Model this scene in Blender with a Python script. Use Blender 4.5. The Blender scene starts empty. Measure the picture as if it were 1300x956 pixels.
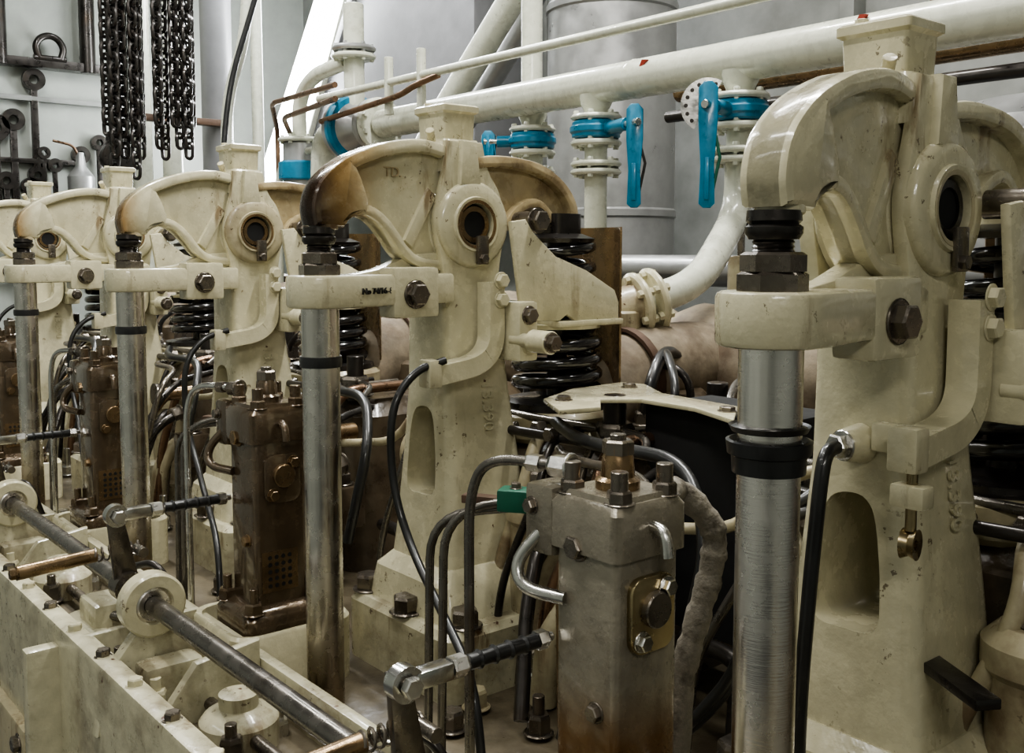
import bpy, bmesh, math, random
from mathutils import Vector, Matrix
random.seed(4)
sc=bpy.context.scene
V=Vector
# ---------------------------------------------------------------- materials
def mat(name,col,rough=.35,metal=0.,grime=.35,gcol=(.10,.055,.025),gscale=7.,bump=.15,bscale=45.,
        var=.12,stain=None,coat=0.,streak=None,spots=0.,wear=0.):
    m=bpy.data.materials.new(name); m.use_nodes=True
    nt=m.node_tree; N=nt.nodes; L=nt.links
    b=N['Principled BSDF']
    tc=N.new('ShaderNodeTexCoord')
    co=tc.outputs['Object']
    def noise(s,d=6,r=.6,vec=None):
        n=N.new('ShaderNodeTexNoise'); n.inputs['Scale'].default_value=s
        n.inputs['Detail'].default_value=d; n.inputs['Roughness'].default_value=r
        L.new(vec or co,n.inputs['Vector']); return n.outputs['Fac']
    def mapr(x,a,b_,c=0.,d=1.):
        n=N.new('ShaderNodeMapRange'); L.new(x,n.inputs['Value'])
        for k,v in zip(('From Min','From Max','To Min','To Max'),(a,b_,c,d)): n.inputs[k].default_value=v
        return n.outputs['Result']
    def mix(f,a,c):
        n=N.new('ShaderNodeMix'); n.data_type='RGBA'
        L.new(f,n.inputs['Factor'])
        for s,i in ((a,6),(c,7)):
            if isinstance(s,tuple): n.inputs[i].default_value=(*s,1)
            else: L.new(s,n.inputs[i])
        return n.outputs[2]
    def math_(op,a,c):
        n=N.new('ShaderNodeMath'); n.operation=op
        for s,i in ((a,0),(c,1)):
            if isinstance(s,(int,float)): n.inputs[i].default_value=s
            else: L.new(s,n.inputs[i])
        return n.outputs[0]
    n1=noise(gscale,8,.62)
    n2=noise(gscale*2.7+5,5)
    dark=tuple(c*(1-var*2.2) for c in col); lite=tuple(min(1,c*(1+var)) for c in col)
    c=mix(mapr(n2,.3,.7),dark,lite)
    if grime>0:
        lo=.72-grime*.38
        g=mapr(n1,lo,lo+.16,0,min(1,.45+grime*.5))
        c=mix(g,c,gcol)
    if wear>0:
        # oily run marks, stretched vertically, broken up by a large noise
        mp=N.new('ShaderNodeMapping'); L.new(co,mp.inputs[0]); mp.inputs['Scale'].default_value=(22,22,3.5)
        n5=noise(1.,6,.65,mp.outputs[0]); n6=noise(3.3,3,.5)
        f=math_('MULTIPLY',mapr(n5,.56,.68),mapr(n6,.48,.62,0,wear)); c=mix(f,c,(.15,.095,.045))
        n7=noise(55,4,.7); f=math_('MULTIPLY',mapr(n7,.63,.66),mapr(n6,.50,.60,0,wear)); c=mix(f,c,(.07,.04,.022))
    if spots>0:
        n4=noise(38,3,.5); c=mix(mapr(n4,.76-spots*.1,.79-spots*.1),c,(.09,.04,.02))
    if stain:
        for (ax,a,b_,sc_,amp) in stain:
            sp=N.new('ShaderNodeSeparateXYZ'); L.new(co,sp.inputs[0])
            v=math_('ADD',sp.outputs[ax],math_('MULTIPLY',math_('SUBTRACT',n1,.5),amp))
            c=mix(mapr(v,a,b_,1,0),c,sc_)
    L.new(c,b.inputs['Base Color'])
    b.inputs['Metallic'].default_value=metal
    L.new(mapr(n2,.25,.75,max(.04,rough-.1),min(1,rough+.14)),b.inputs['Roughness'])
    if coat: 
        b.inputs['Coat Weight'].default_value=coat; b.inputs['Coat Roughness'].default_value=.08
    bp=N.new('ShaderNodeBump'); bp.inputs['Strength'].default_value=bump; bp.inputs['Distance'].default_value=.004
    if streak:
        mp=N.new('ShaderNodeMapping'); L.new(co,mp.inputs[0]); mp.inputs['Scale'].default_value=streak
        h=noise(1.,4,.6,mp.outputs[0])
    else: h=noise(bscale,4,.55)
    L.new(h,bp.inputs['Height']); L.new(bp.outputs[0],b.inputs['Normal'])
    return m
CREAM=(.58,.54,.375)
M={}
M['cream']=mat('cream_gloss_paint',CREAM,.23,grime=.30,gcol=(.34,.28,.165),bump=.6,bscale=26,var=.07,coat=.6,spots=.2,wear=.75)
M['frame']=mat('cream_paint_soiled',(.50,.47,.33),.3,grime=.6,gcol=(.12,.085,.045),gscale=6,bump=.6,bscale=24,var=.1,coat=.4,spots=.4,wear=1.)
M['creamd']=mat('cream_paint_dirty',(.43,.38,.25),.35,grime=.6,gcol=(.11,.062,.03),bump=.4,bscale=30,var=.1,coat=.3,spots=.3,wear=1.)
M['head']=mat('oily_head_paint',(.105,.08,.052),.3,grime=.62,gcol=(.025,.016,.01),bump=.5,bscale=30,var=.14,coat=.5)
M['deckm']=mat('oily_deck_paint',(.115,.095,.062),.35,grime=.62,gcol=(.026,.018,.01),bump=.5,bscale=24,var=.12,coat=.4)
M['rock2']=mat('rocker_paint_oil_stained',CREAM,.22,grime=.28,gcol=(.32,.22,.10),bump=.5,bscale=26,var=.05,coat=.6,wear=.8,
   stain=[(1,.03,.15,(.36,.23,.085),.18),(1,-.01,.07,(.045,.024,.012),.14)])
M['rock3']=mat('rocker_paint_light_stain',CREAM,.25,grime=.28,gcol=(.28,.20,.10),bump=.45,bscale=26,var=.05,coat=.5,wear=.8,
   stain=[(1,-.02,.03,(.30,.19,.08),.06)])
M['back_r']=mat('rocker_rear_stained',(.45,.36,.21),.28,grime=.66,gcol=(.08,.04,.016),coat=.6)
M['steel']=mat('brushed_steel',(.76,.73,.69),.24,1,grime=.08,gcol=(.5,.45,.38),bump=.10,streak=(30,30,500),var=.04)
M['steelb']=mat('worn_steel_tube',(.64,.615,.57),.24,1,grime=.25,gcol=(.36,.31,.24),bump=.12,streak=(120,120,14),var=.08,
   stain=[(2,-.80,-.55,(.24,.18,.11),.22)])
M['bronze']=mat('oil_varnished_steel',(.25,.175,.10),.25,.8,grime=.4,gcol=(.08,.045,.025),bump=.15)
M['dark']=mat('black_oily_steel',(.045,.04,.036),.3,.7,grime=.4,gcol=(.055,.038,.025),bump=.2,coat=.3)
M['nut']=mat('oiled_hex_steel',(.22,.195,.165),.25,.85,grime=.45,gcol=(.06,.042,.028),bump=.2)
M['black']=mat('black_rubber',(.014,.014,.014),.35,0,grime=0,bump=.1,coat=.3)
M['spring']=mat('black_gloss_spring',(.012,.011,.011),.16,0,grime=.25,gcol=(.07,.035,.015),bump=.12,coat=.7)
M['void']=mat('void_black',(.008,.008,.008),.8,0,grime=0,bump=.1)  # near-black colour painting the shade inside bores, holes and gaps
M['pipe']=mat('dark_fuel_pipe',(.20,.185,.165),.25,.85,grime=.4,gcol=(.08,.055,.035),bump=.1)
M['zinc']=mat('zinc_plated',(.64,.63,.60),.22,1,grime=.2,gcol=(.25,.19,.12),bump=.1)
M['brass']=mat('yellow_zinc',(.40,.33,.20),.28,1,grime=.3,gcol=(.15,.08,.03),bump=.1)
M['pump1']=mat('grey_pump_paint',(.245,.22,.17),.25,.35,grime=.3,gcol=(.12,.09,.052),bump=.4,bscale=60,coat=.5,
   stain=[(2,-.56,-.49,(.13,.068,.024),.06)])
M['pump2']=mat('oil_soaked_pump',(.115,.082,.05),.22,.5,grime=.45,gcol=(.038,.024,.013),bump=.4,coat=.8)
M['wall']=mat('bulkhead_paint',(.34,.36,.325),.5,0,grime=.2,gcol=(.24,.24,.2),gscale=1.5,bump=.1,bscale=10,var=.05)
M['wallb']=mat('bulkhead_paint_grey',(.225,.23,.215),.5,0,grime=.35,gcol=(.11,.105,.095),gscale=1.2,bump=.1,bscale=10,var=.1)
M['casing']=mat('grey_casing_paint',(.19,.19,.195),.45,0,grime=.2,gcol=(.14,.135,.14),gscale=2,bump=.1,var=.06)
M['duct']=mat('galvanised_duct',(.39,.39,.385),.34,.6,grime=.3,gcol=(.23,.225,.22),gscale=2.5,bump=.05,var=.08)
M['white']=mat('white_pipe_paint',(.59,.60,.50),.26,0,grime=.22,gcol=(.36,.31,.20),bump=.25,bscale=25,var=.04,coat=.5,wear=.5)
M['blue']=mat('blue_valve_paint',(.006,.17,.29),.32,0,grime=.2,gcol=(.02,.08,.12),bump=.2,coat=.3)
M['green']=mat('green_paint',(.01,.10,.06),.35,0,grime=.2,gcol=(.02,.05,.03))
M['red']=mat('red_paint',(.35,.05,.03),.4,0,grime=.3)
M['lag']=mat('exhaust_lagging',(.25,.205,.145),.75,0,grime=.66,gcol=(.085,.055,.033),gscale=6,bump=1.,bscale=16,var=.18)
M['floor']=mat('deck_plate',(.10,.10,.10),.5,.4,grime=.4,bump=.3,bscale=60)
M['copper']=mat('copper_pipe',(.28,.18,.12),.3,.9,grime=.4,gcol=(.1,.065,.04))
M['rust']=mat('rusty_bar',(.10,.06,.04),.5,.2,grime=.5,bump=.4)
M['wrap']=mat('asbestos_wrap',(.26,.235,.19),.8,0,grime=.6,gcol=(.06,.048,.035),gscale=30,bump=1.,bscale=90)
def emis(name,col,s):
    m=bpy.data.materials.new(name); m.use_nodes=True
    b=m.node_tree.nodes['Principled BSDF']; b.inputs['Emission Color'].default_value=(*col,1)
    b.inputs['Emission Strength'].default_value=s; b.inputs['Base Color'].default_value=(*col,1); return m
M['glare']=emis('slit_glow',(.95,.98,1),42)  # emission for the bright slit at the casing
# ---------------------------------------------------------------- mesh helpers
def empty(name,loc=(0,0,0)):
    e=bpy.data.objects.new(name,None); e.location=loc; e.empty_display_size=.05
    sc.collection.objects.link(e); return e
def finish(bm,name,m,par=None,ang=35,flat=False):
    bmesh.ops.remove_doubles(bm,verts=bm.verts,dist=1e-6)
    bmesh.ops.recalc_face_normals(bm,faces=bm.faces)
    if not flat:
        for f in bm.faces: f.smooth=True
        for e in bm.edges:
            if len(e.link_faces)==2 and e.calc_face_angle(0)>math.radians(ang): e.smooth=False
    me=bpy.data.meshes.new(name); bm.to_mesh(me); bm.free()
    me.materials.append(M[m] if isinstance(m,str) else m)
    o=bpy.data.objects.new(name,me); sc.collection.objects.link(o)
    if par: o.parent=par
    return o
def box(name,c,s,m,par=None,bev=.004,rot=None):
    bm=bmesh.new(); bmesh.ops.create_cube(bm,size=1)
    bmesh.ops.scale(bm,vec=s,verts=bm.verts)
    bv=min(bev,min(s)*.3)
    if bv>0: bmesh.ops.bevel(bm,geom=bm.edges[:],offset=bv,segments=2,profile=.6,affect='EDGES')
    if rot: bmesh.ops.rotate(bm,cent=(0,0,0),matrix=Matrix.Rotation(rot[1],3,rot[0]),verts=bm.verts)
    bmesh.ops.translate(bm,vec=c,verts=bm.verts)
    return finish(bm,name,m,par)
def offp(pts,d):
    n=len(pts); out=[]
    for i in range(n):
        p0,p1,p2=pts[i-1],pts[i],pts[(i+1)%n]
        e1=V((p1[0]-p0[0],p1[1]-p0[1])).normalized(); e2=V((p2[0]-p1[0],p2[1]-p1[1])).normalized()
        n1=V((-e1.y,e1.x)); n2=V((-e2.y,e2.x)); nn=(n1+n2)
        if nn.length<1e-4: nn=n1
        nn.normalize(); k=max(.5,nn.dot(n1)); out.append((p1[0]+nn.x*d/k,p1[1]+nn.y*d/k))
    return out
def prism(name,pts,ax,a,b,m,par=None,bev=.004,ang=35):
    q=[]
    for p in pts:
        p=(p[0],p[1])
        if not q or (V(q[-1])-V(p)).length>2e-4: q.append(p)
    if (V(q[0])-V(q[-1])).length<2e-4: q.pop()
    A=sum(q[i-1][0]*q[i][1]-q[i][0]*q[i-1][1] for i in range(len(q)))
    if A<0: q=q[::-1]
    bev=min(bev,abs(b-a)*.45)
    if bev>0: secs=[(a,bev),(a+bev*.3,bev*.3),(a+bev,0),(b-bev,0),(b-bev*.3,bev*.3),(b,bev)]
    else: secs=[(a,0),(b,0)]
    bm=bmesh.new()
    def P(p,h): return {'x':(h,p[0],p[1]),'y':(p[0],h,p[1]),'z':(p[0],p[1],h)}[ax]
    rs=[[bm.verts.new(P(p,h)) for p in (offp(q,o) if o else q)] for h,o in secs]
    n=len(q)
    for r1,r2 in zip(rs,rs[1:]):
        for i in range(n): bm.faces.new((r1[i],r1[(i+1)%n],r2[(i+1)%n],r2[i]))
    bm.faces.new(rs[0][::-1]); bm.faces.new(rs[-1])
    return finish(bm,name,m,par,ang)
def band(curve,th):
    c=[V((p[0],p[1])) for p in curve]; o=[]
    for i in range(len(c)):
        t=(c[min(i+1,len(c)-1)]-c[max(i-1,0)]).normalized(); o.append(c[i]+V((t.y,-t.x))*th)
    return [tuple(p) for p in c]+[tuple(p) for p in o[::-1]]
def frame(d):
    d=V(d).normalized(); u=V((0,0,1)) if abs(d.z)<.9 else V((1,0,0))
    a=d.cross(u).normalized(); b=d.cross(a).normalized(); return d,a,b
def lathe(name,prof,o,ax,m,par=None,seg=32,closed=False,flat=False,rot=0,ang=35):
    bm=bmesh.new(); d,a,b=frame(ax); o=V(o); rings=[]
    for r,h in prof:
        if r<1e-6: rings.append([bm.verts.new(o+d*h)])
        else: rings.append([bm.verts.new(o+d*h+(a*math.cos(t)+b*math.sin(t))*r) for t in [rot+2*math.pi*i/seg for i in range(seg)]])
    prs=list(zip(rings,rings[1:]))
    if closed: prs.append((rings[-1],rings[0]))
    for p,q in prs:
        for i in range(seg):
            j=(i+1)%seg
            if len(p)==1 and len(q)==1: continue
            if len(p)==1: bm.faces.new((p[0],q[j],q[i]))
            elif len(q)==1: bm.faces.new((p[i],p[j],q[0]))
            else: bm.faces.new((p[i],p[j],q[j],q[i]))
    return finish(bm,name,m,par,ang,flat)
def cyl(name,p,q,r,m,par=None,seg=28,r2=None,bev=None):
    p=V(p);q=V(q);h=(q-p).length; r2=r if r2 is None else r2
    c=min(r,r2)*.08 if bev is None else bev
    return lathe(name,[(0,0),(r-c,0),(r,c),(r2,h-c),(r2-c,h),(0,h)],p,q-p,m,par,seg)
def hexb(name,p,ax,r,h,m,par=None,washer=True,stud=0,rot=0):
    o=lathe(name,[(0,0),(r,0),(r,h*.85),(r*.86,h),(0,h)],p,ax,m,par,6,flat=True,rot=rot)
    if washer:
        cyl(name+'_washer',p,V(p)+V(ax).normalized()*h*.15,r*1.25,m,par,20)
    if stud: cyl(name+'_stud',p,V(p)+V(ax).normalized()*(h+stud),r*.5,m,par,14)
    return o
def fillet(pts,rad,n=6):
    pts=[V(p) for p in pts]; out=[pts[0]]
    for i in range(1,len(pts)-1):
        a,b,c=pts[i-1],pts[i],pts[i+1]
        d1=(a-b).normalized()*min(rad,(a-b).length*.49); d2=(c-b).normalized()*min(rad,(c-b).length*.49)
        for k in range(n+1):
            t=k/n; out.append((b+d1)*(1-t)**2+b*2*t*(1-t)+(b+d2)*t*t)
    out.append(pts[-1]); return out
def sweep(name,pts,r,m,par=None,seg=12,closed=False,rf=None,bm=None):
    own=bm is None
    if own: bm=bmesh.new()
    pts=[V(p) for p in pts]; n=len(pts); rings=[]
    tan=[]
    for i in range(n):
        if closed: t=pts[(i+1)%n]-pts[i-1]
        else: t=pts[min(i+1,n-1)]-pts[max(i-1,0)]
        tan.append(t.normalized())
    _,a,b=frame(tan[0])
    for i in range(n):
        if i>0:
            q=tan[i-1].rotation_difference(tan[i]); a=q@a; b=q@b
        rr=rf(i/(n-1)) if rf else r
        rings.append([bm.verts.new(pts[i]+(a*math.cos(t)+b*math.sin(t))*rr) for t in [2*math.pi*k/seg for k in range(seg)]])
    rng=range(n) if closed else range(n-1)
    for i in rng:
        p,q=rings[i],rings[(i+1)%n]
        for k in range(seg):
            j=(k+1)%seg; bm.faces.new((p[k],p[j],q[j],q[k]))
    if not closed:
        bm.faces.new(rings[0][::-1]); bm.faces.new(rings[-1])
    if own: return finish(bm,name,m,par,50)
def pipe(name,pts,r,m,par=None,rad=.04,seg=12): return sweep(name,fillet(pts,rad),r,m,par,seg)
def spl(pts,n=6,closed=False):
    out=[]; L=len(pts)
    rng=range(L) if closed else range(L-1)
    for i in rng:
        g=lambda k: V(pts[k%L]) if closed else V(pts[max(0,min(L-1,k))])
        p0,p1,p2,p3=g(i-1),g(i),g(i+1),g(i+2)
        for k in range(n):
            t=k/n
            out.append(.5*((2*p1)+(p2-p0)*t+(2*p0-5*p1+4*p2-p3)*t*t+(3*p1-p0-3*p2+p3)*t**3))
    if not closed: out.append(V(pts[-1]))
    return out
def rrect(x0,x1,y0,y1,r,n=4):
    o=[]
    for cx,cy,a in ((x1-r,y1-r,0),(x0+r,y1-r,90),(x0+r,y0+r,180),(x1-r,y0+r,270)):
        for k in range(n+1):
            t=math.radians(a+90*k/n); o.append((cx+r*math.cos(t),cy+r*math.sin(t)))
    return o
def loft(name,secs,m,par=None,ang=35):
    bm=bmesh.new(); rs=[]
    for (x0,x1,y0,y1,z,r) in secs: rs.append([bm.verts.new((p[0],p[1],z)) for p in rrect(x0,x1,y0,y1,r)])
    n=len(rs[0])
    for p,q in zip(rs,rs[1:]):
        for i in range(n): bm.faces.new((p[i],p[(i+1)%n],q[(i+1)%n],q[i]))
    bm.faces.new(rs[0][::-1]); bm.faces.new(rs[-1])
    return finish(bm,name,m,par,ang)
def helix(name,c,R,z0,z1,turns,r,m,par=None,ph=0):
    n=int(turns*26); pts=[]
    for i in range(n+1):
        t=i/n; a=ph+2*math.pi*turns*t
        pts.append((c[0]+R*math.cos(a),c[1]+R*math.sin(a),z0+(z1-z0)*t))
    return sweep(name,pts,r,m,par,10)
def bake_cut(o,cut):
    md=o.modifiers.new('b','BOOLEAN'); md.object=cut; md.operation='DIFFERENCE'; md.solver='EXACT'
    bpy.context.view_layer.update()
    dg=bpy.context.evaluated_depsgraph_get()
    me=bpy.data.meshes.new_from_object(o.evaluated_get(dg)); o.modifiers.clear()
    o.data=me; bpy.data.objects.remove(cut)
    bm=bmesh.new(); bm.from_mesh(me)
    for f in bm.faces: f.smooth=True
    for e in bm.edges:
        e.smooth=not(len(e.link_faces)==2 and e.calc_face_angle(0)>math.radians(35))
    bm.to_mesh(me); bm.free(); return me
def text(nm,s,size,loc,xa,ya,m,par,ex=.0012):
    cu=bpy.data.curves.new(nm,'FONT'); cu.body=s; cu.size=size; cu.extrude=ex
    o=bpy.data.objects.new(nm,cu); sc.collection.objects.link(o); o.parent=par
    xa=V(xa).normalized(); ya=V(ya); ya=(ya-xa*xa.dot(ya)).normalized(); za=xa.cross(ya)
    mt=Matrix((xa,ya,za)).transposed().to_4x4(); mt.translation=V(loc); o.matrix_local=mt
    cu.materials.append(M[m]); return o
# ---------------------------------------------------------------- pedestal template (hollow window)
colo=loft('pedestal_tmp',[(-.155,.045,.225,.44,-.60,.022),(-.150,.038,.235,.43,-.52,.022),(-.138,.026,.245,.415,-.38,.02),(-.126,.014,.25,.40,-.26,.018),
   (-.124,.006,.252,.39,-.15,.016),(-.124,.004,.252,.38,-.06,.014)],'cream')
cpts=spl([(-.104,-.445),(-.064,-.452),(-.022,-.445),(-.018,-.40),(-.028,-.32),(-.042,-.292),(-.066,-.287),(-.090,-.297),(-.102,-.33),(-.108,-.39)],4,True)
cut=prism('cut',cpts,'y',.1,.6,'cream',None,0)
PED=bake_cut(colo,cut); bpy.data.objects.remove(colo)
SX=.898
def unit(n):
    X=-.609-SX*n; Y=.833
    e=empty('rocker_arm_assembly',(X,Y,0))
    cm='cream'
    rm={0:'cream',1:'rock2',2:'rock3'}.get(n,'rock3')
    def U(o,dx=-.036,dy=.018): o.location=(dx,dy,0); return o
    def SH(o):
        for v in o.data.vertices:
            v.co.x-=.12*v.co.y
            if v.co.y>0: v.co.y*=1.055
        return o
    o=bpy.data.objects.new('pedestal_column',PED); sc.collection.objects.link(o); o.parent=e
    loft('pedestal_foot',[(-.19,.085,.19,.47,-.665,.03),(-.175,.07,.2,.455,-.60,.03),(-.15,.045,.225,.44,-.575,.022)],'cream',e)
    loft('pedestal_flange',[(-.215,.125,.165,.49,-.79,.03),(-.215,.125,.165,.49,-.672,.03),(-.205,.115,.175,.48,-.66,.03)],'frame',e)
    for i,(a,b) in enumerate(((.095,.225),(.095,.43),(-.185,.2),(-.03,.185))):
        hexb('foot_bolt_%d'%i,(a,b,-.66),(0,0,1),.026,.032,'nut',e)
    text('casting_number','13.390',.034,(.0165,.325,-.24),(.105,0,-1),(0,1,0),'cream',e,.0015)
    cp=spl([(.236,-.1),(.230,-.03),(.219,.02),(.215,.06),(.224,.10),(.237,.15),(.242,.2)],4)+spl([(.322,.2),(.336,.15),(.362,.11),(.374,.06),(.371,.02),(.362,-.03),(.356,-.1)],4)
    U(prism('cheek_near',cp,'x',.021,.040,cm,e,.005))
    U(prism('cheek_far',cp,'x',-.102,-.078,cm,e,.004))
    U(prism('cheek_rib',[(.262,.12),(.268,.20),(.300,.20),(.31,.12)],'x',.03,.052,cm,e,.005))
    U(loft('top_bridge',[(-.102,.040,.236,.34,.145,.012),(-.10,.038,.238,.330,.180,.012),(-.085,.028,.245,.330,.192,.012),(-.075,.02,.250,.328,.205,.01)],cm,e))
    U(loft('cap_box',[(-.076,.018,.238,.318,.200,.006),(-.070,.012,.243,.311,.206,.006),(-.072,.014,.241,.313,.252,.006),(-.078,.02,.236,.319,.256,.006),(-.078,.02,.236,.319,.266,.006),(-.074,.016,.24,.315,.269,.006)],cm,e),-.036,.03)
    U(hexb('cap_bolt',(-.05,.25,.269),(0,0,1),.008,.006,cm,e,False),-.036,.03)
    U(cyl('cap_lug',(.0,.235,.20),(.012,.222,.218),.008,cm,e))
    bm_='cream' if n!=2 else 'creamd'
    U(lathe('bearing_boss',[(.038,-.03),(.038,.012),(.049,.014),(.051,.009),(.071,.009),(.077,.005),(.079,0),(.079,-.012)],(.044,.295,.05),(1,0,0),bm_,e,48))
    U(lathe('boss_bore',[(.0385,-.02),(.0385,.013),(.044,.014),(.046,.009)],(.044,.295,.05),(1,0,0),'bronze' if n else 'creamd',e,40))
    U(cyl('rocker_shaft_end',(0,.295,.05),(.045,.295,.05),.0375,'void',e,36))  # black end face paints the dark hollow of the bore
    U(lathe('shaft_hollow',[(.024,.0),(.024,.004),(.033,.004),(.033,0)],(.045,.295,.05),(1,0,0),'bronze' if n else 'dark',e,30))
    U(box('retainer_tab',(.060,.304,.003),(.008,.026,.052),'nut',e,.003))
    U(hexb('retainer_bolt',(.064,.304,-.012),(1,0,0),.009,.007,'nut',e,False))
    top=spl([(-.018,.043),(-.023,.070),(-.016,.100),(.002,.125),(.036,.152),(.078,.172),(.130,.189),(.195,.198),(.250,.190),(.300,.165)],5)
    bot=spl([(.300,-.028),(.245,-.034),(.190,-.028),(.155,-.008),(.130,.022),(.105,.048),(.080,.060),(.052,.056),(.036,.040)],5)
    SH(prism('rocker_front_web',top+bot,'x',-.012,.009,rm,e,.002))
    SH(prism('rocker_front_rim',band(top,.024),'x',-.030,.027,rm,e,.007))
    SH(prism('rocker_lower_rim',band(bot[:-3],.020),'x',-.028,.024,rm,e,.006))
    nose=[p for p in top if p[0]<.055 and p[1]<.168]+[V((.072,.12)),V((.085,.085)),V((.080,.062))]+[p for p in bot if p[0]<.079]
    SH(prism('rocker_nose',nose,'x',-.029,.028,rm,e,.010))
    cyl('rocker_tip',(0,.009,.036),(0,.009,.06),.0245,rm,e,32)
    U(cyl('rocker_hub',(-.077,.295,.05),(.0205,.295,.05),.088,rm,e,40))
    SH(prism('rocker_mid_rib',[(.16,.02),(.18,.005),(.235,.10),(.215,.115)],'x',-.02,.018,rm,e,.006))
    if n==1: text('casting_number','TD.',.024,(-.006,.13,.13),(0,1,0),(0,0,1),'back_r',e,.002)
    top=spl([(.29,.165),(.36,.178),(.44,.176),(.50,.162),(.55,.130),(.577,.09),(.580,.046)],5)
    bot=spl([(.515,.044),(.500,.065),(.470,.085),(.430,.070),(.39,.03),(.30,-.02)],5)
    br_='back_r' if n in(1,2) else 'cream'
    prism('rocker_rear_web',top+bot,'x',-.046,-.014,br_,e,.002)
    prism('rocker_rear_rim',band(top,.022),'x',-.068,.008,br_,e,.006)
    prism('rocker_rear_lower_rim',band(bot,.018),'x',-.063,.004,br_,e,.005)
    loft('rocker_rear_tip',[(-.055,.018,.508,.585,.030,.018),(-.055,.018,.508,.585,.075,.018)],'dark' if n else 'cream',e)
    cpts=[(.050,.05)]+[(.055*math.cos(math.radians(a)),.055*math.sin(math.radians(a))) for a in range(10,-191,-10)]+[(-.055,.06),(-.085,.15),(-.10,.26),(.020,.26),(.036,.20),(.038,.10)]
    prism('guide_bracket',cpts,'z',-.092,-.038,cm,e,.006)
    box('bracket_pad',(.013,.168,-.070),(.052,.095,.088),cm,e,.008)
    hexb('bracket_bolt',(.039,.165,-.073),(1,0,0),.020,.018,'nut',e)
    if n==1: text('paint_marking','No 74/16-83',.015,(.0515,.050,-.070),(-.012,.05,0),(0,0,1),'black',e,.002)
    prism('bracket_web',[(.06,-.04),(.26,-.04),(.26,.0),(.19,-.005),(.12,-.03)],'x',-.04,-.01,cm,e,.004)
    j=fillet([(.048,.335,-.055),(.048,.335,-.175),(.048,.30,-.205),(.048,.20,-.218)],.03)
    bm=bmesh.new(); rs=[]
    for i,p in enumerate(j):
        t=(j[min(i+1,len(j)-1)]-j[max(0,i-1)]).normalized(); nn=V((1,0,0)).cross(t)
        w=.017; rs.append([bm.verts.new(p+nn*w+V((s,0,0))) for s in(-.034,.004)]+[bm.verts.new(p-nn*w+V((s,0,0))) for s in(.004,-.034)])
    for p,q in zip(rs,rs[1:]):
        for i in range(4): bm.faces.new((p[i],p[(i+1)%4],q[(i+1)%4],q[i]))
    bm.faces.new(rs[0]); bm.faces.new(rs[-1][::-1])
    finish(bm,'clamp_arm',cm,e)
    box('clamp_toe',(.038,.195,-.213),(.036,.028,.050),cm,e,.005)
    box('clamp_foot',(.0,.245,-.213),(.06,.025,.034),cm,e,.005)
    for i,z in enumerate((-.052,-.087)): hexb('cheek_bolt_%d'%i,(.052,.343,z),(1,0,0),.013,.012,cm,e)
    box('stop_block',(.045,.378,-.145),(.09,.045,.11),cm,e,.007)
    for i,(d,z) in enumerate(((.378,-.115),(.378,-.170))): hexb('stop_bolt_%d'%i,(.09,d,z),(1,0,0),.014,.014,cm if i else 'nut',e)
    cyl('stop_stud',(.06,.366,-.16),(.155,.366,-.16),.013,cm,e)
    cyl('stop_knob',(.115,.366,-.16),(.165,.366,-.16),.021,'cream',e)
    hexb('stop_end_bolt',(.165,.366,-.16),(1,0,0),.015,.015,'nut',e)
    lp=[(.36,.055),(.395,.060),(.415,.035),(.47,-.008),(.55,-.035),(.628,-.075),(.640,-.10),(.640,-.14),(.52,-.134),(.50,-.12),(.48,-.132),(.40,-.128),(.385,-.10),(.372,-.02)]
    prism('spring_lever_plate',lp,'x',.048,.062,cm,e,.004)
    box('lever_lower_lip',(.03,.56,-.138),(.08,.17,.012),cm,e,.004)
    cyl('lever_pin',(.0,.425,.058),(.06,.425,.058),.018,'nut',e)
    hexb('lever_bolt',(.058,.425,.058),(1,0,0),.020,.018,'nut',e)
    # pushrod ------------------------------------------------
    p=empty('pushrod',(X,Y,0)); sm='steel' if n==0 else 'steelb'
    if n==0:
        cyl('upper_tube',(0,0,-.205),(0,0,-.08),.0315,'steel',p,48); cyl('lower_tube',(0,0,-.85),(0,0,-.2),.0312,'steel',p,48)
    else: cyl('tube',(0,0,-.85),(0,0,-.08),.0315,sm,p,40)
    if n==0:
        lathe('seal_ring',[(.031,-.212),(.036,-.217),(.037,-.200),(.041,-.198),(.0425,-.185),(.039,-.184),(.036,-.190),(.031,-.188)],(0,0,0),(0,0,1),'black',p,40)
        lathe('seal_lip',[(.0312,-.176),(.037,-.176),(.040,-.170),(.037,-.172),(.0312,-.170)],(0,0,0),(0,0,1),'black',p,40)
    else: lathe('seal_ring',[(.031,-.190),(.0345,-.190),(.0355,-.180),(.0345,-.172),(.031,-.172)],(0,0,0),(0,0,1),'black',p,40)
    hexb('lower_nut',(0,0,-.038),(0,0,1),.035,.019,'nut',p,False,rot=.3)
    hexb('lock_nut',(0,0,-.019),(0,0,1),.032,.019,'nut',p,False,rot=.1)
    lathe('threaded_stud',[(0,-.01)]+[(.019+(.0016 if i%2 else 0),-.006+i*.0022) for i in range(12)]+[(0,.02)],(0,0,0),(0,0,1),'dark',p,28)
    lathe('ball_cup',[(0,.012),(.024,.012),(.028,.018),(.028,.024),(.024,.027),(.027,.030),(.026,.040),(0,.042)],(0,0,0),(0,0,1),'dark',p,32)
    # springs ------------------------------------------------
    s=empty('valve_spring',(X,Y,0))
    helix('lower_coil',(-.02,.545),.080,-.275,-.155,3.6,.0135,'spring',s,1.0)
    helix('upper_coil',(-.02,.548),.066,-.155,.02,4.3,.0115,'spring',s,.3)
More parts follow.
